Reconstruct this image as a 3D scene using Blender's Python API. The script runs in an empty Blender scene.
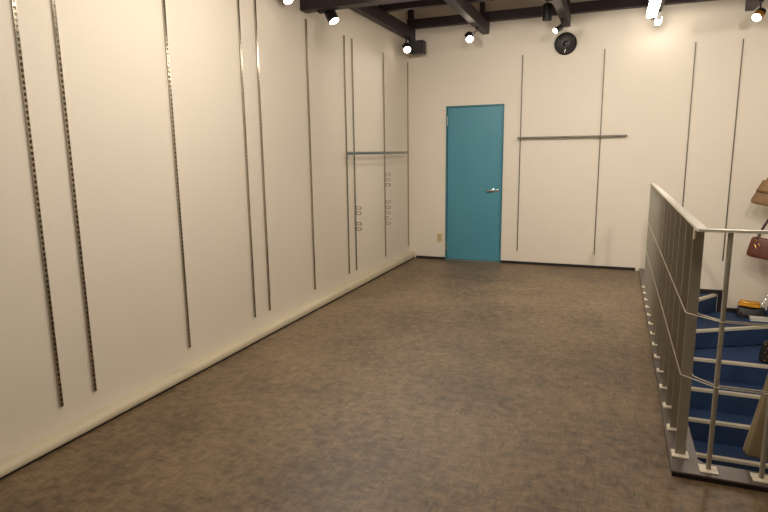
import bpy, bmesh, math, random
from mathutils import Vector, Matrix
random.seed(4)
sc = bpy.context.scene
COL = sc.collection
PI = math.pi

# ------------------------------------------------------------------ materials
def lin(c):
    return tuple(((v/255)/12.92 if v/255 <= .04045 else ((v/255+.055)/1.055)**2.4) for v in c)

def new_mat(name):
    m = bpy.data.materials.new(name); m.use_nodes = True
    nt = m.node_tree; b = nt.nodes['Principled BSDF']
    return m, nt, b

def mat(name, rgb, rough=.5, metal=0, var=.06, scale=8, bump=0, bscale=60, coat=0):
    m, nt, b = new_mat(name)
    c = lin(rgb)
    tc = nt.nodes.new('ShaderNodeTexCoord')
    n = nt.nodes.new('ShaderNodeTexNoise'); n.inputs['Scale'].default_value = scale; n.inputs['Detail'].default_value = 4
    nt.links.new(tc.outputs['Object'], n.inputs['Vector'])
    r = nt.nodes.new('ShaderNodeValToRGB')
    r.color_ramp.elements[0].position = .3; r.color_ramp.elements[1].position = .7
    r.color_ramp.elements[0].color = (*[v*(1-var) for v in c], 1)
    r.color_ramp.elements[1].color = (*[min(1, v*(1+var)) for v in c], 1)
    nt.links.new(n.outputs['Fac'], r.inputs['Fac']); nt.links.new(r.outputs['Color'], b.inputs['Base Color'])
    b.inputs['Roughness'].default_value = rough; b.inputs['Metallic'].default_value = metal
    if coat: b.inputs['Coat Weight'].default_value = coat
    if bump:
        n2 = nt.nodes.new('ShaderNodeTexNoise'); n2.inputs['Scale'].default_value = bscale
        nt.links.new(tc.outputs['Object'], n2.inputs['Vector'])
        bp = nt.nodes.new('ShaderNodeBump'); bp.inputs['Strength'].default_value = bump; bp.inputs['Distance'].default_value = .004
        nt.links.new(n2.outputs['Fac'], bp.inputs['Height']); nt.links.new(bp.outputs['Normal'], b.inputs['Normal'])
    return m

def emit(name, rgb, s):
    m, nt, b = new_mat(name)
    b.inputs['Base Color'].default_value = (*lin(rgb), 1)
    b.inputs['Emission Color'].default_value = (*lin(rgb), 1)
    b.inputs['Emission Strength'].default_value = s
    return m

M = {}
M['wall'] = mat('wall_paint', (226, 217, 203), .62, var=.012, scale=2, bump=.05, bscale=90)
M['ceiling'] = mat('ceiling_paint', (196, 184, 172), .8, var=.03, scale=2)
M['beam'] = mat('dark_steel_paint', (50, 38, 44), .5, var=.12, scale=6)
M['dark_base'] = mat('dark_vinyl_base', (34, 27, 30), .45, var=.1)
M['cream'] = mat('cream_trim', (202, 191, 166), .5, var=.07, scale=5)
M['teal'] = mat('teal_door_paint', (76, 142, 162), .42, var=.025, scale=3)
M['teal_dark'] = mat('teal_frame_paint', (62, 118, 134), .45, var=.03)
M['chrome'] = mat('chrome', (225, 225, 222), .18, 1, var=.02)
M['alu'] = mat('slotted_steel', (178, 170, 156), .2, 1, var=.06)
M['alu_no_glint'] = mat('slotted_steel_no_glint', (120, 112, 100), .5, .6, var=.06)  # same steel, darkened and dulled so end-wall uprights lose their highlights
M['nosing'] = mat('aluminium_nosing', (226, 218, 200), .4, .3, var=.05)
M['rail_top'] = mat('satin_rail', (236, 232, 224), .3, .35, var=.03)
M['post'] = mat('painted_post', (160, 154, 141), .5, .1, var=.06, scale=12)
M['plate'] = mat('white_plate', (236, 226, 206), .4, var=.03)
M['kerb'] = mat('grey_kerb', (104, 94, 90), .38, .1, var=.07, scale=5)
M['cable'] = mat('steel_cable', (205, 198, 182), .3, .7, var=.03)
M['rail_steel'] = mat('hanging_rail_steel', (150, 150, 148), .3, 1, var=.04)
M['dull'] = mat('dull_steel', (120, 114, 108), .4, .5, var=.05)
M['black'] = mat('black_plastic', (24, 21, 23), .42, var=.15)
M['darkgrey'] = mat('dark_grey_mesh', (52, 48, 50), .5, var=.2, scale=60)
M['outlet'] = mat('beige_plastic', (206, 188, 142), .4, var=.03)
M['tan'] = mat('tan_leather', (136, 106, 72), .55, var=.12, scale=14, bump=.2)
M['brown'] = mat('brown_leather', (98, 52, 38), .42, var=.22, scale=30, bump=.3)
M['darkstrap'] = mat('dark_leather', (48, 32, 27), .45, var=.1)
M['mustard'] = mat('mustard_fabric', (206, 142, 22), .7, var=.14, scale=18, bump=.3)
M['blackcloth'] = mat('black_leather', (30, 28, 33), .5, var=.3, scale=14, bump=.2)
M['navy'] = mat('navy_fabric', (36, 48, 84), .8, var=.15)
M['white'] = mat('white_card', (226, 222, 212), .5, var=.02)
M['gold'] = mat('gold_stud', (210, 170, 90), .25, 1, var=.05)
M['white_metal'] = mat('white_enamel', (232, 230, 224), .4, var=.02)
M['amber'] = mat('amber_glow_paint', (214, 138, 30), .3, .6, var=.1)  # amber glow around one lamp, put into a ring's colour
M['tube'] = emit('fluorescent_diffuser', (255, 243, 226), 28)
M['lens'] = emit('spot_lens', (255, 236, 208), 26)

def garment_mat():
    m = mat('beige_cloth', (146, 131, 102), .85, var=.06, scale=7, bump=.25, bscale=300)
    return m
M['garment'] = garment_mat()

def carpet():
    m, nt, b = new_mat('blue_carpet')
    tc = nt.nodes.new('ShaderNodeTexCoord')
    n = nt.nodes.new('ShaderNodeTexNoise'); n.inputs['Scale'].default_value = 220; n.inputs['Detail'].default_value = 3
    n2 = nt.nodes.new('ShaderNodeTexNoise'); n2.inputs['Scale'].default_value = 3
    nt.links.new(tc.outputs['Object'], n.inputs['Vector']); nt.links.new(tc.outputs['Object'], n2.inputs['Vector'])
    mx = nt.nodes.new('ShaderNodeMath'); mx.operation = 'ADD'
    nt.links.new(n.outputs['Fac'], mx.inputs[0]); nt.links.new(n2.outputs['Fac'], mx.inputs[1])
    r = nt.nodes.new('ShaderNodeValToRGB')
    r.color_ramp.elements[0].position = .7; r.color_ramp.elements[1].position = 1.3
    r.color_ramp.elements[0].color = (*lin((20, 42, 76)), 1); r.color_ramp.elements[1].color = (*lin((32, 60, 100)), 1)
    nt.links.new(mx.outputs[0], r.inputs['Fac']); nt.links.new(r.outputs['Color'], b.inputs['Base Color'])
    b.inputs['Roughness'].default_value = .7
    bp = nt.nodes.new('ShaderNodeBump'); bp.inputs['Strength'].default_value = .35; bp.inputs['Distance'].default_value = .003
    nt.links.new(n.outputs['Fac'], bp.inputs['Height']); nt.links.new(bp.outputs['Normal'], b.inputs['Normal'])
    return m
M['carpet'] = carpet()

def floor_mat():
    m, nt, b = new_mat('woven_vinyl_floor')
    N = nt.nodes.new; L = nt.links.new
    tc = N('ShaderNodeTexCoord')
    mp = N('ShaderNodeMapping'); L(tc.outputs['Object'], mp.inputs['Vector'])
    # large mottling, small smudges, fine two-way weave
    big = N('ShaderNodeTexNoise'); big.inputs['Scale'].default_value = 1.6; big.inputs['Detail'].default_value = 5; big.inputs['Roughness'].default_value = .65
    sm = N('ShaderNodeTexNoise'); sm.inputs['Scale'].default_value = 16; sm.inputs['Detail'].default_value = 6; sm.inputs['Roughness'].default_value = .72
    L(mp.outputs[0], big.inputs['Vector']); L(mp.outputs[0], sm.inputs['Vector'])
    mpx = N('ShaderNodeMapping'); mpx.inputs['Scale'].default_value = (10, 90, 1); L(tc.outputs['Object'], mpx.inputs['Vector'])
    mpy = N('ShaderNodeMapping'); mpy.inputs['Scale'].default_value = (90, 10, 1); L(tc.outputs['Object'], mpy.inputs['Vector'])
    fx = N('ShaderNodeTexNoise'); fx.inputs['Scale'].default_value = 1; fx.inputs['Detail'].default_value = 3; L(mpx.outputs[0], fx.inputs['Vector'])
    fy = N('ShaderNodeTexNoise'); fy.inputs['Scale'].default_value = 1; fy.inputs['Detail'].default_value = 3; L(mpy.outputs[0], fy.inputs['Vector'])
    ck = N('ShaderNodeTexChecker'); ck.inputs['Scale'].default_value = 10; L(tc.outputs['Object'], ck.inputs['Vector'])
    mxw = N('ShaderNodeMix'); mxw.data_type = 'FLOAT'
    L(ck.outputs['Fac'], mxw.inputs['Factor']); L(fx.outputs['Fac'], mxw.inputs['A']); L(fy.outputs['Fac'], mxw.inputs['B'])
    def scaled(sock, k):
        a = N('ShaderNodeMath'); a.operation = 'MULTIPLY'; L(sock, a.inputs[0]); a.inputs[1].default_value = k; return a.outputs[0]
    def add(s1, s2):
        a = N('ShaderNodeMath'); a.operation = 'ADD'; L(s1, a.inputs[0]); L(s2, a.inputs[1]); return a.outputs[0]
    tot = add(add(scaled(big.outputs['Fac'], .30), scaled(sm.outputs['Fac'], .44)), scaled(mxw.outputs['Result'], .26))
    r = N('ShaderNodeValToRGB'); L(tot, r.inputs['Fac'])
    r.color_ramp.elements[0].position = .41; r.color_ramp.elements[1].position = .59
    r.color_ramp.elements[0].color = (*lin((82, 67, 50)), 1); r.color_ramp.elements[1].color = (*lin((137, 115, 87)), 1)
    L(r.outputs['Color'], b.inputs['Base Color'])
    b.inputs['Roughness'].default_value = .45
    bp = N('ShaderNodeBump'); bp.inputs['Strength'].default_value = .25; bp.inputs['Distance'].default_value = .002
    L(tot, bp.inputs['Height']); L(bp.outputs['Normal'], b.inputs['Normal'])
    return m
M['floor'] = floor_mat()

# ------------------------------------------------------------------ mesh builder (world coordinates)
class MB:
    def __init__(s): s.bm = bmesh.new()
    def box(s, x0, x1, y0, y1, z0, z1, bev=0):
        t = bmesh.new()
        bmesh.ops.create_cube(t, size=1)
        bmesh.ops.scale(t, vec=(x1-x0, y1-y0, z1-z0), verts=t.verts)
        bmesh.ops.translate(t, vec=((x0+x1)/2, (y0+y1)/2, (z0+z1)/2), verts=t.verts)
        if bev: bmesh.ops.bevel(t, geom=t.edges[:], offset=bev, segments=2, affect='EDGES', profile=.5)
        s.merge(t); return s
    def merge(s, t):
        me = bpy.data.meshes.new('tmp'); t.to_mesh(me); s.bm.from_mesh(me); bpy.data.meshes.remove(me); t.free()
    def prism(s, poly, z0, z1):
        lo = [s.bm.verts.new((x, y, z0)) for x, y in poly]; hi = [s.bm.verts.new((x, y, z1)) for x, y in poly]
        n = len(poly)
        s.bm.faces.new(lo[::-1]); s.bm.faces.new(hi)
        for i in range(n): s.bm.faces.new((lo[i], lo[(i+1) % n], hi[(i+1) % n], hi[i]))
        return s
    def cyl(s, a, b, r, seg=20, r2=None, cap=True):
        a = Vector(a); b = Vector(b); d = b-a
        t = bmesh.new()
        bmesh.ops.create_cone(t, cap_ends=cap, segments=seg, radius1=r, radius2=r if r2 is None else r2, depth=d.length)
        q = d.to_track_quat('Z', 'Y').to_matrix().to_4x4(); q.translation = (a+b)/2
        bmesh.ops.transform(t, matrix=q, verts=t.verts)
        s.merge(t); return s
    def tube(s, pts, r, seg=8, flat=None):
        """sweep; flat=(w,h) sweeps an oval"""
        pts = [Vector(p) for p in pts]; rings = []
        prev = None
        for i, p in enumerate(pts):
            d = (pts[min(i+1, len(pts)-1)]-pts[max(i-1, 0)]).normalized()
            if prev is None:
                u = d.orthogonal().normalized()
                if abs(d.z) < .95: u = d.cross(Vector((0, 0, 1))).normalized()
            else: u = (prev-d*prev.dot(d)).normalized()
            prev = u; v = d.cross(u)
            ra, rb = flat or (r, r)
            rings.append([s.bm.verts.new(p+u*math.cos(2*PI*k/seg)*ra+v*math.sin(2*PI*k/seg)*rb) for k in range(seg)])
        for a, b in zip(rings, rings[1:]):
            for k in range(seg): s.bm.faces.new((a[k], a[(k+1) % seg], b[(k+1) % seg], b[k]))
        s.bm.faces.new(rings[0][::-1]); s.bm.faces.new(rings[-1]); return s
    def lathe(s, prof, c, axis=(0, 0, 1), seg=32):
        """prof: list of (radius, height along axis)"""
        q = Vector(axis).to_track_quat('Z', 'Y'); c = Vector(c); rings = []
        for r, h in prof:
            if r < 1e-6: rings.append([s.bm.verts.new(c+q @ Vector((0, 0, h)))])
            else: rings.append([s.bm.verts.new(c+q @ Vector((r*math.cos(2*PI*k/seg), r*math.sin(2*PI*k/seg), h))) for k in range(seg)])
        for a, b in zip(rings, rings[1:]):
            for k in range(seg):
                f = [a[k % len(a)], a[(k+1) % len(a)], b[(k+1) % len(b)], b[k % len(b)]]
                f2 = []
                for v in f:
                    if v not in f2: f2.append(v)
                if len(f2) > 2: s.bm.faces.new(f2)
        return s
    def build(s, name, m, parent=None, smooth=False, sub=0):
        bmesh.ops.recalc_face_normals(s.bm, faces=s.bm.faces[:])
        if parent is not None:
            off = wloc(parent)
            bmesh.ops.translate(s.bm, vec=-off, verts=s.bm.verts)
        me = bpy.data.meshes.new(name); s.bm.to_mesh(me); s.bm.free()
        me.materials.append(m)
        o = bpy.data.objects.new(name, me); COL.objects.link(o)
        if parent is not None: o.parent = parent
        if smooth:
            for p in me.polygons: p.use_smooth = True
            if smooth != 'all':
                try: me.set_sharp_from_angle(angle=math.radians(40))
                except Exception: pass
        if sub:
            md = o.modifiers.new('sub', 'SUBSURF'); md.levels = sub; md.render_levels = sub
        return o

def wloc(o):
    v = Vector((0, 0, 0))
    while o is not None: v += o.location; o = o.parent
    return v

def tag(o, label, cat, group=None, kind=None):
    if label: o['label'] = label
    if cat: o['category'] = cat
    if group: o['group'] = group
    if kind: o['kind'] = kind
    return o

def thing(name, label, cat, loc, group=None, kind=None):
    o = bpy.data.objects.new(name, None); COL.objects.link(o); o.location = loc; o.empty_display_size = .05
    return tag(o, label, cat, group, kind)

def struct(o, label=None):
    o['kind'] = 'structure'
    if label: o['label'] = label
    return o

def copy_tree(o, parent=None):
    c = o.copy(); COL.objects.link(c); c.parent = parent
    for ch in o.children: copy_tree(ch, c)
    return c

def recentre(o, loc):
    """move a mesh thing's origin to its base"""
    loc = Vector(loc); o.data.transform(Matrix.Translation(-loc)); o.location = loc; return o

# ------------------------------------------------------------------ camera
R_ = Vector((0.92919137, 0.36939492, -0.01227963)); U_ = Vector((-0.05399789, 0.16854631, 0.98421358)); F_ = Vector((-0.36563319, 0.91385969, -0.17655832))
cd = bpy.data.cameras.new('camera'); cam = bpy.data.objects.new('camera', cd); COL.objects.link(cam)
mw = Matrix((( R_.x, U_.x, -F_.x, 2.69978), (R_.y, U_.y, -F_.y, 0), (R_.z, U_.z, -F_.z, 1.5), (0, 0, 0, 1)))
cam.matrix_world = mw
cd.sensor_width = 36; cd.sensor_fit = 'HORIZONTAL'; cd.lens = 569.235/768*36; cd.clip_start = .02
sc.camera = cam

# ------------------------------------------------------------------ room shell
D = 7.775; RX = 4.8; Y0 = -2.2; CZ = 3.7; LOW = -3.0
OX = 3.15; OY = 2.87           # stair opening
struct(MB().box(0, OX, Y0, D, -.18, 0).box(OX, RX, Y0, OY, -.18, 0).build('floor', M['floor']), 'brown grey woven look vinyl floor')
struct(MB().box(-.12, 0, Y0-.12, D+.12, -.18, CZ).build('wall_left', M['wall']), 'long off-white wall fitted with metal uprights')
# back wall with a door recess
w = MB()
DX0, DX1, DZ = .535, 1.325, 2.13
w.box(-.12, DX0, D, D+.12, -.18, CZ).box(DX1, RX+.12, D, D+.12, LOW, CZ).box(DX0, DX1, D, D+.12, DZ, CZ).box(DX0, DX1, D, D+.12, -.18, 0).box(DX0, DX1, D+.08, D+.12, 0, DZ)
struct(w.build('wall_back', M['wall']), 'off-white end wall with a teal door')
struct(MB().box(RX, RX+.12, Y0-.12, D, LOW, CZ).build('wall_right', M['wall']), 'off-white wall on the stair side')
struct(MB().box(0, RX, Y0-.12, Y0, -.18, CZ).build('wall_front', M['wall']), 'off-white wall behind the viewer')
struct(MB().box(-.12, RX+.12, Y0-.12, D+.12, CZ, CZ+.1).build('ceiling', M['ceiling']), 'greyish ceiling above the dark beams')
struct(MB().box(OX-.12, OX, OY-.12, D, LOW, -.18).box(OX, RX, OY-.12, OY, LOW, -.18).build('wall_stairwell', M['wall']), 'stairwell side walls below floor level')
struct(MB().box(OX-.12, RX+.12, OY-.12, D+.12, LOW-.1, LOW).build('floor_lower', M['carpet']), 'blue carpet at the foot of the stairs')

# door
dr = bpy.data.objects.new('door_1', None); COL.objects.link(dr); dr.location = (DX0, D, 0); struct(dr, 'flush teal painted door')
MB().box(DX0+.022, DX1-.022, D+.012, D+.052, .012, DZ-.022, .002).build('door_leaf', M['teal'], dr)
MB().box(DX0, DX0+.018, D-.012, D+.07, 0, DZ).box(DX1-.018, DX1, D-.012, D+.07, 0, DZ).box(DX0+.018, DX1-.018, D-.012, D+.07, DZ-.018, DZ).build('door_frame', M['teal_dark'], dr)
hz = .99
ho = MB().lathe([(0, 0), (.026, 0), (.026, .006), (.012, .01), (.011, .045), (0, .045)], (1.195, D+.012, hz), (0, -1, 0), 20)
ho.tube([(1.198, D-.03, hz), (1.18, D-.036, hz), (1.15, D-.036, hz-.002), (1.118, D-.03, hz-.002)], .012, 10)
ho.box(1.235, 1.275, D+.002, D+.0119, hz-.016, hz+.016, .003)
ho.build('lever_handle', M['chrome'], dr, smooth=True)
for z in (1.93, .2):
    MB().cyl((DX0+.022, D-.0125, z-.06), (DX0+.022, D-.0125, z+.06), .008, 12).build('hinge', M['chrome'], dr, smooth=True)

# baseboards
struct(MB().box(.1, DX0, D-.014, D, 0, .035).box(DX1, 3.03, D-.014, D, 0, .035).build('baseboard_back', M['dark_base']), 'low dark baseboard on the end wall')
# cream rounded plinth along the left wall; shade in the gap below drawn as a dark strip
def plinth():
    b = MB().bm; ys = [Y0+.02, 0, 2, 4, 6, D-.005]
    def sec(y):
        t = max(0, min(1, (y-1.5)/6.2)); wd = .094-.016*t; h = .052+.056*t
        p = [(0.0005, .012)]; p.append((wd-.01, .012)); p.append((wd-.002, .018))
        p += [(wd, h*.55), (wd-.006, h*.82), (wd-.018, h*.95), (wd*.55, h), (wd*.3, h*1.0), (.012, h*.99), (.0005, h*.93)]
        return [(x, y, z) for x, z in p]
    rings = [[b.verts.new(v) for v in sec(y)] for y in ys]
    n = len(rings[0])
    for a, c in zip(rings, rings[1:]):
        for k in range(n): b.faces.new((a[k], a[(k+1) % n], c[(k+1) % n], c[k]))
    b.faces.new(rings[0][::-1]); b.faces.new(rings[-1])
    o = MB(); o.bm.free(); o.bm = b; return o
pl = struct(plinth().build('baseboard_left', M['cream'], smooth=True), 'cream rounded plinth along the left wall')
MB().box(.001, .08, Y0+.02, D-.006, 0, .012).build('gap_shade', M['dark_base'], pl)

# kerb around the stair opening
KX = 3.03
kb = struct(MB().prism([(KX, 2.755), (RX, 2.755), (RX, 2.88), (KX+.15, 2.88), (KX+.125, 2.905), (KX+.13, D), (KX+.045, D)], .022, .03).build('trim_1', M['kerb']), 'grey metal kerb around the stair opening')
MB().prism([(KX+.003, 2.758), (RX, 2.758), (RX, 2.87), (KX+.12, 2.87), (KX+.12, D), (KX+.048, D)], 0, .022).build('dark_gasket', M['dark_base'], kb)

# ceiling beams
def beam(i, label, *b):
    return struct(MB().box(*b, .004).build('trim_%d' % i, M['beam']), label)
LZ0, LZ1 = 3.02, 3.165
for i, x in enumerate((.05, 1.06, 2.07, 3.06, 4.02)):
    beam(2+i, 'dark lengthwise ceiling beam', max(.001, x-.045), x+.045, Y0, D-.001, LZ0, LZ1)
for i, y in enumerate((7.73, 6.69, 4.84+.6*0+.0, 2.6, .6)):
    if i == 2: continue
    beam(8+i, 'dark crosswise ceiling beam', .001, RX-.001, y-.045, y+.044, LZ1, LZ1+.115)
beam(14, 'lower dark crosswise beam under the lengthwise beams', .001, RX-.001, 4.78, 4.9, 2.78, 3.02)
for i, (x, y) in enumerate(((.05, 7.73), (1.02, 7.73), (2.07, 7.73), (3.06, 7.73), (1.02, 6.69), (2.07, 6.69), (3.06, 6.69), (.05, 6.69))):
    beam(15+i, 'short dark strut between beam and ceiling', x-.03 if x > .1 else .012, x+.03, y-.03, y+.03, LZ1+.115, CZ)

# ------------------------------------------------------------------ wall uprights
ZB, ZT = .18, 2.727
def upright_mesh():
    b = MB(); h = ZT-ZB; wv = .0092
    b.box(0.0005, .003, -wv, wv, 0, h)
    b.box(.003, .012, -wv, -wv+.0028, 0, h).box(.003, .012, wv-.0028, wv, 0, h)
    n = int(h/.028)
    for k in range(n+1):
        z = k*h/n
        b.box(.009, .012, -wv+.0028, wv-.0028, max(0, z-.006), min(h, z+.006))
    return b
first = upright_mesh().build('wall_upright', M['alu'])
lab_l = ['slotted metal upright on the left wall, the one nearest the viewer',
 "slotted metal upright on the left wall, second from the photo's left edge",
 'slotted metal upright standing alone on the left wall, third from the left',
 'left one of the closely spaced middle pair of uprights on the left wall',
 'right one of the closely spaced middle pair of uprights on the left wall',
 'lone upright on the left wall just right of the middle pair, below the hanging spotlight',
 'left wall upright under the near end of the short hanging rail',
 'left wall upright with four small hooks low down',
 'left wall upright with two clusters of hooks below the hanging rail',
 'upright on the left wall closest to the room corner']
LY = [2.026, 2.242, 3.038, 3.834, 4.058, 4.872, 5.675, 5.872, 6.793, 7.691]
for i, y in enumerate(LY):
    o = first if i == 0 else copy_tree(first)
    o.location = (0, y, ZB)
    tag(o, lab_l[i], 'shelf upright', 'slotted uprights on the left wall')
lab_b = ['upright on the end wall beside the teal door, at the left end of the rod',
 'upright on the end wall crossing the right part of the horizontal rod',
 'upright on the end wall rising behind the far part of the stair railing',
 'rightmost upright on the end wall, above the stairs landing']
dull = first.data.copy(); dull.materials[0] = M['alu_no_glint']
for i, x in enumerate((1.545, 2.53, 3.511, 3.987)):
    o = copy_tree(first); o.data = dull; o.scale = (1, .62, 1); o.location = (x, D, ZB); o.rotation_euler = (0, 0, -PI/2)
    tag(o, lab_b[i], 'shelf upright', 'slotted uprights on the end wall')

# hanging rail on the left wall
t = thing('hanging_rail', 'short steel hanging rail on brackets across the far left wall uprights', 'clothes rail', (0, 5.65, 1.5))
MB().tube([(.105, 5.50, 1.512), (.105, 7.42, 1.512)], .01, 12, flat=(.009, .016)).build('rail', M['rail_steel'], t, smooth=True)
for y in (5.675, 6.793):
    MB().tube([(.0145, y, 1.50), (.05, y, 1.503), (.105, y, 1.498)], .006, 8, flat=(.004, .012)).box(.0145, .022, y-.005, y+.005, 1.44, 1.53).build('bracket', M['chrome'], t)
# rod on the end wall
t = thing('hanging_rod', 'thin steel rod mounted across two end wall uprights beside the door', 'clothes rail', (1.5, D, 1.68))
MB().tube([(1.515, D-.075, 1.683), (2.84, D-.075, 1.683)], .01, 12, flat=(.007, .012)).build('rod', M['dull'], t, smooth=True)
for x in (1.545, 2.53):
    MB().box(x-.005, x+.005, D-.078, D-.0145, 1.665, 1.683).box(x-.005, x+.005, D-.026, D-.0145, 1.60, 1.70).build('bracket', M['alu'], t)

# little hooks on the left wall uprights
def hook():
    b = MB()
    b.box(.0145, .02, -.010, .010, -.018, .018)
    b.tube([(.02, -.016, .012), (.085, -.016, .012), (.092, -.016, .005), (.092, -.016, -.012), (.085, -.016, -.018), (.02, -.016, -.018)], .0032, 6)
    b.tube([(.02, .016, .012), (.085, .016, .012), (.092, .016, .005), (.092, .016, -.012), (.085, .016, -.018), (.02, .016, -.018)], .0032, 6)
    b.tube([(.09, -.016, -.004), (.09, .016, -.004)], .003, 6).box(.0145, .024, -.018, .018, -.004, .004)
    return b
h0 = hook().build('wall_hook', M['alu'])
ordn = ['topmost', 'second from the top', 'third from the top', 'fourth from the top', 'lowest']
spots = []
for k, z in enumerate((.905, .845, .725, .665)):
    spots.append((5.872, z, 'small hook, %s of four, on the upright nearer the viewer' % (ordn[k] if k < 3 else 'lowest')))
for k, z in enumerate((1.245, 1.18, 1.115)):
    spots.append((6.793, z, 'small metal hook, %s of the upper cluster of three under the rail' % (['topmost', 'middle one', 'lowest'][k])))
for k, z in enumerate((.90, .83, .76, .69, .625)):
    spots.append((6.793, z, 'small metal hook, %s of the lower cluster of five' % ordn[k]))
for i, (y, z, lb) in enumerate(spots):
    o = h0 if i == 0 else copy_tree(h0)
    o.location = (.0025, y, z); o.scale = (.8, .8, 1); tag(o, lb, 'hook', 'small hooks on the left wall uprights')

# power outlet
t = thing('power_outlet', 'beige wall outlet plate low on the end wall left of the door', 'outlet', (.447, D, .25))
MB().box(.41, .484, D-.009, D-.0005, .253, .373, .003).build('cover_plate', M['outlet'], t)
MB().box(.43, .464, D-.0105, D-.009, .275, .35, .0005).box(.438, .441, D-.0112, D-.0105, .315, .33).box(.452, .455, D-.0112, D-.0105, .315, .33).build('socket', mat('beige_socket', (188, 170, 128), .4), t)

# ------------------------------------------------------------------ lighting fixtures
def spotlight(label, lens, direc, top, watts=60, angle=70, r=.047, ln=.13, lit=True, inner=None, body='black', cat='spotlight', group='black ceiling spotlights', blend=.7, seen=True):
    """lens: centre of the lens; direc: aim; top: where the stem meets the beam"""
    lens = Vector(lens); d = Vector(direc).normalized(); top = Vector(top)
    t = thing('spotlight', label, cat, top, group)
    back = lens-d*ln
    b = MB(); b.lathe([(0, 0), (r*.82, 0), (r*.95, .008), (r, .02), (r, ln*.94), (r*1.04, ln*.95), (r*1.04, ln+.004), (r*.93, ln+.004), (r*.9, ln-.008)], back, d, 28)
    b.build('lamp_housing', M[body], t, smooth=True)
    MB().lathe([(0, ln-.006), (r*.9, ln-.006)], back, d, 28).build('lens', M['lens'] if lit else M['darkgrey'], t)
    if inner:
        MB().lathe([(r*1.045, ln*.55), (r*1.06, ln*.6), (r*1.06, ln+.002), (r*1.045, ln+.002)], back, d, 28).build('painted_glow_ring', M[inner], t, smooth=True)
    mid = back+d*ln*.3
    side = d.cross(Vector((0, 0, 1)))
    side = side.normalized() if side.length > .05 else Vector((1, 0, 0))
    piv = Vector((top.x, top.y, min(top.z-.03, max(mid.z+.06, top.z-.12))))
    MB().tube([mid+side*(r+.002), mid+side*(r+.006)+Vector((0, 0, .02)), piv, piv-side*.0+Vector((0, 0, .005)), mid-side*(r+.006)+Vector((0, 0, .02)), mid-side*(r+.002)], .004, 6, flat=(.007, .003)).build('yoke', M['black'], t)
    MB().cyl(piv, top, .008, 10).cyl(top-Vector((0, 0, .02)), top, .024, 14).build('stem', M['black'], t, smooth=True)
    if lit:
        ld = bpy.data.lights.new('spot_lamp', 'SPOT'); ld.energy = watts; ld.color = (1, .92, .80); ld.spot_size = math.radians(angle); ld.spot_blend = blend; ld.shadow_soft_size = .03
        lo = bpy.data.objects.new('spot_lamp', ld); COL.objects.link(lo); lo.parent = t
        lo.location = lens+d*.02-top; lo.rotation_euler = d.to_track_quat('-Z', 'Y').to_euler()
    return t
SP = 60
spotlight('black cylinder spotlight tilted downward under the near end of the lower crosswise beam', (.268, 4.93, 2.695), (.5, -.15, -.85), (.17, 4.85, 2.78), SP, 90, r=.052, ln=.165)
spotlight('bright spotlight at the top edge, left of the beam end by the left wall', (.11, 4.40, 2.775), (.7, -.45, -.7), (.06, 4.43, 3.02), SP*.5, 80)
spotlight('glowing spotlight facing forward in front of the black corner speaker', (.15, 7.27, 2.818), (.42, -.8, -.6), (.085, 7.40, 3.02), SP*.45, 90)
spotlight('glowing spotlight hanging above the teal door', (.985, 7.2, 2.868), (.3, -.8, -.6), (1.05, 7.32, 3.02), SP*.45, 90)
spotlight('small glowing spotlight just above the round black wall speaker', (1.995, 7.15, 2.868), (-.55, -.7, -.5), (2.06, 7.27, 3.02), SP*.45, 90, r=.034, ln=.12)
spotlight('glowing spotlight with an amber glow painted as a ring at the top right of the photo', (3.985, 7.17, 2.83), (-.45, -.72, -.6), (4.03, 7.27, 3.02), SP*.45, 90, inner='amber')
spotlight('unlit dark cylinder spotlight pointing straight down above the round wall speaker', (1.93, 6.88, 2.94), (0, 0, -1), (1.93, 6.88, 3.165), 0, lit=False, r=.05, ln=.17)
# bracket carrying the unlit one belongs to the beam
struct(MB().box(1.90, 2.026, 6.86, 6.90, 3.14, 3.165).build('trim_30', M['beam']), 'short bracket on the third lengthwise beam')

# unseen track lights further back; end-wall ones added to brighten it
for k, (x, y, z, dx, dy, dz, wt) in enumerate(((2.07, .4, 2.86, -1, .1, -.5, 25), (2.07, 1.9, 2.86, -1, .1, -.45, 48), (2.07, 3.3, 2.86, -1, .1, -.45, 48),
        (1.06, 4.3, 2.70, .1, 1, -.36, 78), (2.07, 4.1, 2.70, .1, 1, -.40, 92), (3.06, 3.9, 2.70, .12, 1, -.44, 92), (4.02, 4.2, 2.70, .0, 1, -.42, 85))):
    spotlight('unseen black track spotlight for wall light, number %s along the beams' % ['one', 'two', 'three', 'four', 'five', 'six', 'seven'][k], (x, y, z), (dx, dy, dz), (x, y-.03*dy, 3.02), wt, 120, blend=1)

def batten(label, x, y0, y1, z, w=.11, strength=None, kind='tube'):
    t = thing('fluorescent_light', label, 'ceiling light', (x, (y0+y1)/2, LZ0), 'white fluorescent battens')
    MB().box(x-w*.35, x+w*.35, y0, y1, z+.05, z+.085, .003).build('casing', M['white_metal'], t)
    MB().box(x-w/2, x+w/2, y0+.015, y1-.015, z, z+.05, .012).build('diffuser', M[kind], t, smooth=True)
    for yy in (y0, y1-.014): MB().box(x-w*.46, x+w*.46, yy, yy+.014, z+.003, z+.05, .002).build('end_cap', M['white_metal'], t)
    for yy in (y0+.2*(y1-y0), y1-.2*(y1-y0)):
        MB().cyl((x, yy, z+.085), (x, yy, LZ0), .006, 8).build('stem', M['black'], t)
    return t
batten('long white fluorescent light at the top edge above the stair railing', 2.965, 5.15, 6.40, 2.765, .088)
batten('short white fluorescent light nearest the end wall, just below the long one', 3.085, 7.32, 7.62, 2.92, .065)
batten('unseen fluorescent light added over the front left of the floor', 1.06, 2.4, 3.6, 2.80, .12)  # this batten and the next are unseen, added for overall room light
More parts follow.
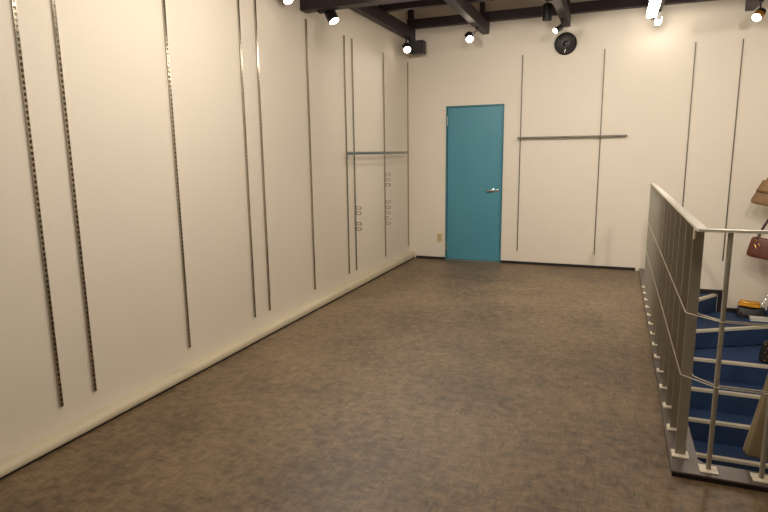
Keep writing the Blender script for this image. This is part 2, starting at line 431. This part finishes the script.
batten('unseen fluorescent light added over the front right of the floor', 3.06, 1.4, 2.6, 2.80, .12)

# black box speaker in the corner
t = thing('corner_speaker', 'small black box speaker bracketed in the upper corner of the room', 'speaker', (.12, 7.55, 3.02))
MB().box(.13, .315, 7.42, 7.56, 2.79, 2.955, .008).build('cabinet', M['black'], t)
MB().box(.143, .302, 7.412, 7.42, 2.803, 2.942, .003).box(.2, .235, 7.409, 7.412, 2.87, 2.876).build('grille', M['darkgrey'], t)
MB().tube([(.09, 7.50, 3.02), (.11, 7.50, 2.97), (.135, 7.50, 2.93)], .02, 8).box(.06, .094, 7.47, 7.53, 3.0, 3.02).box(.10, .13, 7.47, 7.53, 2.86, 2.985, .006).build('bracket', M['black'], t)

# round black wall speaker
c = (2.068, D, 2.822)
t = thing('round_speaker', 'round black speaker mounted high on the end wall', 'speaker', c)
MB().lathe([(0, .001), (.128, .001), (.134, .012), (.134, .04), (.126, .05), (.114, .044), (.108, .03)], c, (0, -1, 0), 48).build('rim', M['black'], t, smooth=True)
MB().lathe([(.11, .032), (.10, .036), (.085, .026), (.05, .016), (.034, .014)], c, (0, -1, 0), 48).build('cone', M['darkgrey'], t, smooth=True)
MB().lathe([(.036, .013), (.034, .026), (.02, .036), (0, .040)], (2.068, D, 2.822), (0, -1, 0), 32).build('dust_cap', M['black'], t, smooth=True)
b = MB()
b.tube([(2.085, D-.05, 2.800), (2.10, D-.054, 2.796), (2.112, D-.05, 2.800)], .008, 8).box(2.075, 2.125, D-.052, D-.046, 2.818, 2.824)
for a in range(3):
    an = a*PI*2/3+.5
    b.tube([(2.068+.112*math.cos(an), D-.046, 2.822+.112*math.sin(an)), (2.068+.03*math.cos(an), D-.038, 2.822+.03*math.sin(an))], .004, 6)
b.build('metal_bridge', M['chrome'], t, smooth=True)

# ------------------------------------------------------------------ staircase
st = bpy.data.objects.new('staircase', None); COL.objects.link(st); st.location = (3.9, 6.5, LOW)
struct(st, 'blue carpeted stairs with metal edges going down'); 
g = .002
PV = (OX+g, 6.53)
W1 = (3.965, D-g)                      # first winder edge meets the end wall
def lerp(a, b, t): return (a[0]+(b[0]-a[0])*t, a[1]+(b[1]-a[1])*t)
E2 = (RX-g, 6.53+(RX-OX)*.578)
z1, z2 = -.235, -.45
def step(poly, z, zl):
    return MB().prism(poly, zl, z).build('step', M['carpet'], st)
def nosing(a, b, z, parent, w=.042):
    a = Vector((*a, 0)); b = Vector((*b, 0)); d = (b-a).normalized(); n = Vector((d.y, -d.x, 0))   # n points down the stairs
    if n.y > 0 and abs(d.x) > .3: n = -n
    p = [a+n*.006, b+n*.006, b-n*w, a-n*w]
    q = [a+n*.006, b+n*.006, b, a]
    mb = MB().prism([(v.x, v.y) for v in p], z+.0005, z+.006).prism([(v.x, v.y) for v in q], z-.02, z+.0005)
    return mb.build('nosing', M['nosing'], parent)
s = step([PV, W1, (OX+g, D-g)], z1, z2-.2); nosing(lerp(PV, W1, .08), lerp(PV, W1, .985), z1, s)
s = step([PV, E2, (RX-g, D-g), W1], z2, z2-.2); nosing(lerp(PV, E2, .03), E2, z2, s)
ys = [6.49, 6.17, 5.90, 5.60]
while len(ys) < 12: ys.append(ys[-1]-.29)
z = z2
rz = .21
prev = [PV, E2]
for i, y in enumerate(ys):
    z -= rz
    if z < LOW+.02: break
    if i == 0: poly = [(OX+g, y), (RX-g, y), E2, PV]
    else: poly = [(OX+g, y), (RX-g, y), (RX-g, ys[i-1]), (OX+g, ys[i-1])]
    s = step(poly, z, max(LOW, z-rz)-(.0 if i else 0)); nosing((OX+g, y), (RX-g, y), z, s)
# dark baseboard that steps down with the stairs
struct(MB().box(OX+.01, 4.015-.045, D-.016, D-.0025, z1+.001, z1+.055).box(4.015-.045, 4.015, D-.016, D-.0025, z2+.001, z1+.055).box(4.015, RX-.003, D-.016, D-.0025, z2+.001, z2+.055).build('baseboard_stairs', M['dark_base']), 'dark baseboard stepping down beside the stairs')

# ------------------------------------------------------------------ stair railing
RXC = 3.080; RYC = 2.817; RZ = 1.148; SL = .006
rl = thing('stair_railing', 'grey metal railing with flat handrail and cables around the stair opening', 'railing', (RXC, RYC, .03))
b = MB(); w2 = .020; XF = RXC+SL*3.97
b.prism([(XF-w2, 6.79), (RXC-w2, RYC-w2), (RX-.002, RYC-w2), (RX-.002, RYC+w2), (RXC+w2, RYC+w2), (XF+w2, 6.79)], RZ, RZ+.012)
b.build('handrail', M['rail_top'], rl)
MB().box(RXC-.024, RXC-.015, 2.89, 2.912, RZ-.045, RZ).build('handrail_tab', M['plate'], rl)
pys = [2.924+.29*i for i in range(14)]
post0 = None
def mkpost():
    p = MB().box(RXC-.023, RXC+.023, pys[0]-.004, pys[0]+.004, .036, RZ, .001).build('post', M['post'], rl)
    f = MB().box(RXC-.038, RXC+.038, pys[0]-.036, pys[0]+.036, .030, .036, .001).build('foot_plate', M['plate'], p)
    return p
post0 = mkpost()
post0.data.transform(Matrix.Translation(Vector((-RXC, -pys[0], -.03))+rl.location))
post0.location = Vector((RXC, pys[0], .03))-rl.location
fp = post0.children[0]; fp.data.transform(Matrix.Translation(Vector((-RXC, -pys[0], -.03))+rl.location)); fp.location = (0, 0, 0)
for y in pys[1:]:
    o = copy_tree(post0, rl); o.location = Vector((RXC+SL*(y-pys[0]), y, .03))-rl.location
pxs = [3.188, 3.399, 3.63, 3.86, 4.09, 4.32, 4.55, 4.76]
fpost = MB().cyl((pxs[0], RYC, .036), (pxs[0], RYC, RZ), .0108, 16).build('post', M['post'], rl, smooth=True)
fpost.data.transform(Matrix.Translation(rl.location-Vector((pxs[0], RYC, .03)))); fpost.location = Vector((pxs[0], RYC, .03))-rl.location
ff = fp.copy(); COL.objects.link(ff); ff.parent = fpost; ff.location = (0, 0, 0)
for x in pxs[1:]:
    o = copy_tree(fpost, rl); o.location = Vector((x, RYC, .03))-rl.location
for zc in (.748, .442):
    for sgn in (-1, 1):
        off = .026*sgn; o2 = .0138*sgn
        pts = [(XF+off, 6.79, zc), (RXC+off, pys[0], zc), (pxs[0], RYC+o2, zc), (RX-.003, RYC+o2, zc)]
        # rounded over the end post of the row and the first post of the front
        MB().tube(pts, .0028, 6).build('cable', M['cable'], rl)

# ------------------------------------------------------------------ garment hanging inside the front railing
gx, gy = 3.70, 2.985
t = thing('hanging_garment', 'long flared beige coat hanging behind the front stair railing', 'coat', (gx, gy, .06))
b = MB(); seg = 72; rings = []
prof = [(.055, .335, .095), (.075, .338, .097), (.2, .318, .09), (.38, .29, .08), (.53, .27, .075), (.7, .235, .065), (.82, .205, .055), (.92, .20, .052), (.99, .195, .048), (1.02, .15, .04), (1.045, .075, .032)]
for z, rx, ry in prof:
    ring = []
    fold = max(0, (.95-z)/.9)
    for k in range(seg):
        a = 2*PI*k/seg
        m = 1+.05*fold*math.cos(9*a+.8*math.sin(2*a))
        hem = .018*math.sin(a*2+.4) if z < .07 else 0
        ring.append(b.bm.verts.new((gx+rx*m*math.cos(a), gy+ry*(1+.12*fold*math.cos(11*a))*math.sin(a), z+hem*.6)))
    rings.append(ring)
for r0, r1 in zip(rings, rings[1:]):
    for k in range(seg): b.bm.faces.new((r0[k], r0[(k+1) % seg], r1[(k+1) % seg], r1[k]))
o = b.build('coat_body', M['garment'], t, smooth='all')
md = o.modifiers.new('thick', 'SOLIDIFY'); md.thickness = .004
for sx in (-1, 1):
    MB().tube([(gx+sx*.15, gy-.02, 1.0), (gx+sx*.185, gy-.03, .9), (gx+sx*.20, gy-.04, .7), (gx+sx*.20, gy-.045, .5)], .045, 16, flat=(.035, .045)).build('sleeve', M['garment'], t, smooth=True)
MB().tube([(gx-.07, gy, 1.05), (gx-.03, gy-.035, 1.06), (gx+.03, gy-.035, 1.06), (gx+.07, gy, 1.05), (gx+.03, gy+.03, 1.065), (gx-.03, gy+.03, 1.065), (gx-.07, gy, 1.05)], .014, 8).build('collar', M['garment'], t, smooth=True)
MB().tube([(gx-.17, gy, 1.005), (gx, gy, 1.07), (gx+.17, gy, 1.005)], .008, 8).tube([(gx, gy, 1.07), (gx, gy, 1.12), (gx, gy-.02, 1.145), (gx, gy-.14, 1.16), (gx, gy-.185, 1.15), (gx, gy-.2, 1.12)], .003, 6).build('hanger', M['chrome'], t, smooth=True)

# ------------------------------------------------------------------ bags and goods over the landing
def bag_body(cx, cy, cz, w, h, d, top, rot, tilt, m, parent, name='bag_body', bev=.02):
    t = bmesh.new(); bmesh.ops.create_cube(t, size=1)
    bmesh.ops.subdivide_edges(t, edges=t.edges[:], cuts=3, use_grid_fill=True)
    for v in t.verts:
        f = v.co.z+.5
        sx = 1+(top-1)*f; sy = 1-.55*f
        bulge = 1+.12*math.sin(PI*f)
        v.co = Vector((v.co.x*w*sx, v.co.y*d*sy*bulge*(1-.25*(2*v.co.x)**2), v.co.z*h-.012*(1-(2*v.co.x)**2)*f))
    mt = Matrix.Translation((cx, cy, cz)) @ Matrix.Rotation(rot, 4, 'Z') @ Matrix.Rotation(tilt, 4, 'Y')
    bmesh.ops.transform(t, matrix=mt, verts=t.verts)
    b = MB(); b.merge(t)
    return b.build(name, m, parent, smooth='all', sub=2), mt

# display pole (its arms stay just outside the photo)
t = thing('bag_stand', 'chrome pole stand holding the hanging bags at the right edge', 'display stand', (4.64, 7.40, z2))
MB().cyl((4.64, 7.40, z2+.012), (4.64, 7.40, 1.62), .014, 14).build('pole', M['chrome'], t, smooth=True)
MB().lathe([(0, 0.001), (.125, .001), (.125, .008), (.02, .02), (0, .02)], (4.64, 7.40, z2), (0, 0, 1), 32).build('base', M['chrome'], t, smooth=True)
for zz in (1.50, .81, -.02):
    MB().tube([(4.63, 7.40, zz), (4.50, 7.40, zz), (4.43, 7.40, zz-.004), (4.40, 7.40, zz+.02)], .006, 8).build('arm', M['chrome'], t, smooth=True)

bag = thing('hanging_bag', 'tan trapezoid handbag, the upper of the two hanging at the right edge', 'handbag', (4.345, 7.40, .85), 'bags hanging over the landing')
o, mt = bag_body(4.355, 7.385, 1.02, .42, .29, .15, .58, -.5, .16, M['tan'], bag)
MB().tube([mt @ Vector((-.11, 0, .13)), mt @ Vector((-.085, 0, .22)), (4.385, 7.40, 1.42), (4.42, 7.40, 1.503)], .006, 8, flat=(.009, .004)).tube([mt @ Vector((.11, 0, .13)), mt @ Vector((.095, 0, .22)), (4.45, 7.40, 1.42), (4.42, 7.40, 1.503)], .006, 8, flat=(.009, .004)).build('strap', M['darkstrap'], bag, smooth=True)
for sx in (-1, 1): MB().cyl(mt @ Vector((sx*.11, -.028, .115)), mt @ Vector((sx*.11, .028, .115)), .012, 12).build('buckle', M['chrome'], bag, smooth=True)
# flap on the front of the tan bag
b = MB()
tb = bmesh.new(); bmesh.ops.create_cube(tb, size=1); bmesh.ops.subdivide_edges(tb, edges=tb.edges[:], cuts=3, use_grid_fill=True)
for v in tb.verts: v.co = Vector((v.co.x*(.25+.07*(.5-v.co.z)), -.055-.02*(.5-v.co.z)+v.co.y*.01, .065+v.co.z*.13))
bmesh.ops.transform(tb, matrix=mt, verts=tb.verts); b.merge(tb); b.build('flap', M['tan'], bag, smooth='all')

bag = thing('hanging_bag', 'brown leather handbag with dark handles, hanging lower at the right edge', 'handbag', (4.35, 7.40, .28), 'bags hanging over the landing')
o, mt = bag_body(4.355, 7.385, .405, .40, .235, .13, .90, -.5, .10, M['brown'], bag)
for sy in (-.03, .03):
    MB().tube([mt @ Vector((-.12, sy, .09)), mt @ Vector((-.115, sy, .16)), mt @ Vector((-.05, sy*.5, .36)), (4.42, 7.40, .812), mt @ Vector((.08, sy*.5, .34)), mt @ Vector((.12, sy, .16)), mt @ Vector((.12, sy, .09))], .007, 8, flat=(.009, .006)).build('handle', M['darkstrap'], bag, smooth=True)
for sx in (-.12, .12): MB().cyl(mt @ Vector((sx, -.045, .08)), mt @ Vector((sx, .045, .08)), .012, 12).build('ring', M['gold'], bag, smooth=True)
MB().tube([mt @ Vector((-.12, -.062, .03)), mt @ Vector((-.09, -.07, -.01)), mt @ Vector((-.07, -.065, .03)), mt @ Vector((-.09, -.062, .05))], .004, 6).build('charm', M['gold'], bag, smooth=True)

# navy bag with chain, low arm
bag = thing('hanging_bag', 'dark navy shoulder bag with a silver chain at the right edge below the brown bag', 'handbag', (4.50, 7.40, -.40), 'bags hanging over the landing')
o, mt = bag_body(4.53, 7.385, -.235, .26, .27, .11, .8, -.3, 0, M['navy'], bag)
MB().tube([mt @ Vector((-.08, 0, .12)), (4.405, 7.40, .0), mt @ Vector((.06, 0, .12))], .006, 6).build('strap', M['darkstrap'], bag, smooth=True)
b = MB(); n = 12
for k in range(n):
    p = Vector((4.345, 7.36, -.23)).lerp(Vector((4.425, 7.36, -.045)), (k+.5)/n)
    b.lathe([(.012, -.003), (.015, 0), (.012, .003), (.009, 0), (.012, -.003)], p, (1, 0, .4) if k % 2 else (0, 1, .3), 10)
b.build('chain', M['chrome'], bag, smooth=True)

# pile on the landing
z2s = z2+.0005
bag = thing('black_bag', 'black leather bag lying on the landing under the yellow pouch', 'handbag', (4.33, 7.64, z2s))
o, mt = bag_body(4.31, 7.66, z2s+.062, .31, .12, .17, .85, -.08, 0, M['blackcloth'], bag)
MB().tube([(4.20, 7.60, z2s+.05), (4.165, 7.56, z2s+.02), (4.22, 7.54, z2s+.012), (4.30, 7.555, z2s+.012)], .007, 8).build('handle', M['darkstrap'], bag, smooth=True)
bag = thing('yellow_pouch', 'mustard yellow pouch lying on the black bag at the landing', 'pouch', (4.28, 7.65, z2s+.12))
o, mt = bag_body(4.285, 7.655, z2s+.158, .235, .068, .15, .8, -.1, .06, M['mustard'], bag)
MB().tube([mt @ Vector((-.1, -.052, .016)), mt @ Vector((0, -.068, .02)), mt @ Vector((.1, -.052, .016))], .003, 6).build('zip', M['gold'], bag, smooth=True)
box = thing('white_box', 'flat white box on the landing in front of the black bag', 'box', (4.37, 7.45, z2s))
MB().box(4.268, 4.46, 7.44, 7.52, z2s, z2s+.028, .003).build('box_base', M['white'], box)
MB().box(4.264, 4.464, 7.436, 7.524, z2s+.0285, z2s+.042, .003).build('lid', M['white'], box)
# black shoes at the far right of the landing
sh = thing('black_shoe', 'black ankle boot standing at the right end of the white box on the landing', 'shoe', (4.52, 7.62, z2s))
b = MB(); pr = [(0, 0), (.25, 0), (.262, .03), (.235, .06), (.17, .085), (.12, .115), (.105, .19), (0, .195), (-.012, .1)]
lo = [b.bm.verts.new((4.49+y*.25, 7.78-y-.03, z2s+zz+.012)) for y, zz in pr]; hi = [b.bm.verts.new((4.57+y*.1, 7.78-y-.03, z2s+zz+.012)) for y, zz in pr]
b.bm.faces.new(lo); b.bm.faces.new(hi[::-1])
for i in range(len(pr)): b.bm.faces.new((lo[i], lo[(i+1) % len(pr)], hi[(i+1) % len(pr)], hi[i]))
b.build('boot_upper', M['blackcloth'], sh, smooth=True, sub=1)
MB().box(4.49, 4.58, 7.49, 7.745, z2s, z2s+.013, .004).build('sole', M['black'], sh)

# studded bag standing on the second straight step
zs = z2-rz+.0005
bag = thing('studded_bag', 'black bag with gold studs standing on the blue step below the landing', 'handbag', (4.365, 6.62, zs))
o, mt = bag_body(4.365, 6.61, zs+.12, .34, .235, .10, .80, -.1, 0, M['blackcloth'], bag)
b = MB(); 
for i in range(7):
    for j in range(5):
        p = mt @ Vector((-.12+.04*i+(.02 if j % 2 else 0), -.058+.006*j, -.085+.042*j))
        b.lathe([(.0085, 0), (.006, .006), (0, .009)], p, (-.1, -1, .15), 8)
b.build('studs', M['gold'], bag, smooth=True)
MB().tube([mt @ Vector((-.1, 0, .09)), mt @ Vector((-.07, 0, .17)), mt @ Vector((0, 0, .20)), mt @ Vector((.07, 0, .17)), mt @ Vector((.1, 0, .09))], .008, 8).build('handle', M['darkstrap'], bag, smooth=True)

# ------------------------------------------------------------------ world and view
w = bpy.data.worlds.new('world'); sc.world = w; w.use_nodes = True
w.node_tree.nodes['Background'].inputs[0].default_value = (.5, .5, .5, 1); w.node_tree.nodes['Background'].inputs[1].default_value = .05
vs = sc.view_settings
vs.view_transform = 'Standard'; vs.look = 'None'; vs.exposure = .14; vs.gamma = 1; vs.use_curve_mapping = False
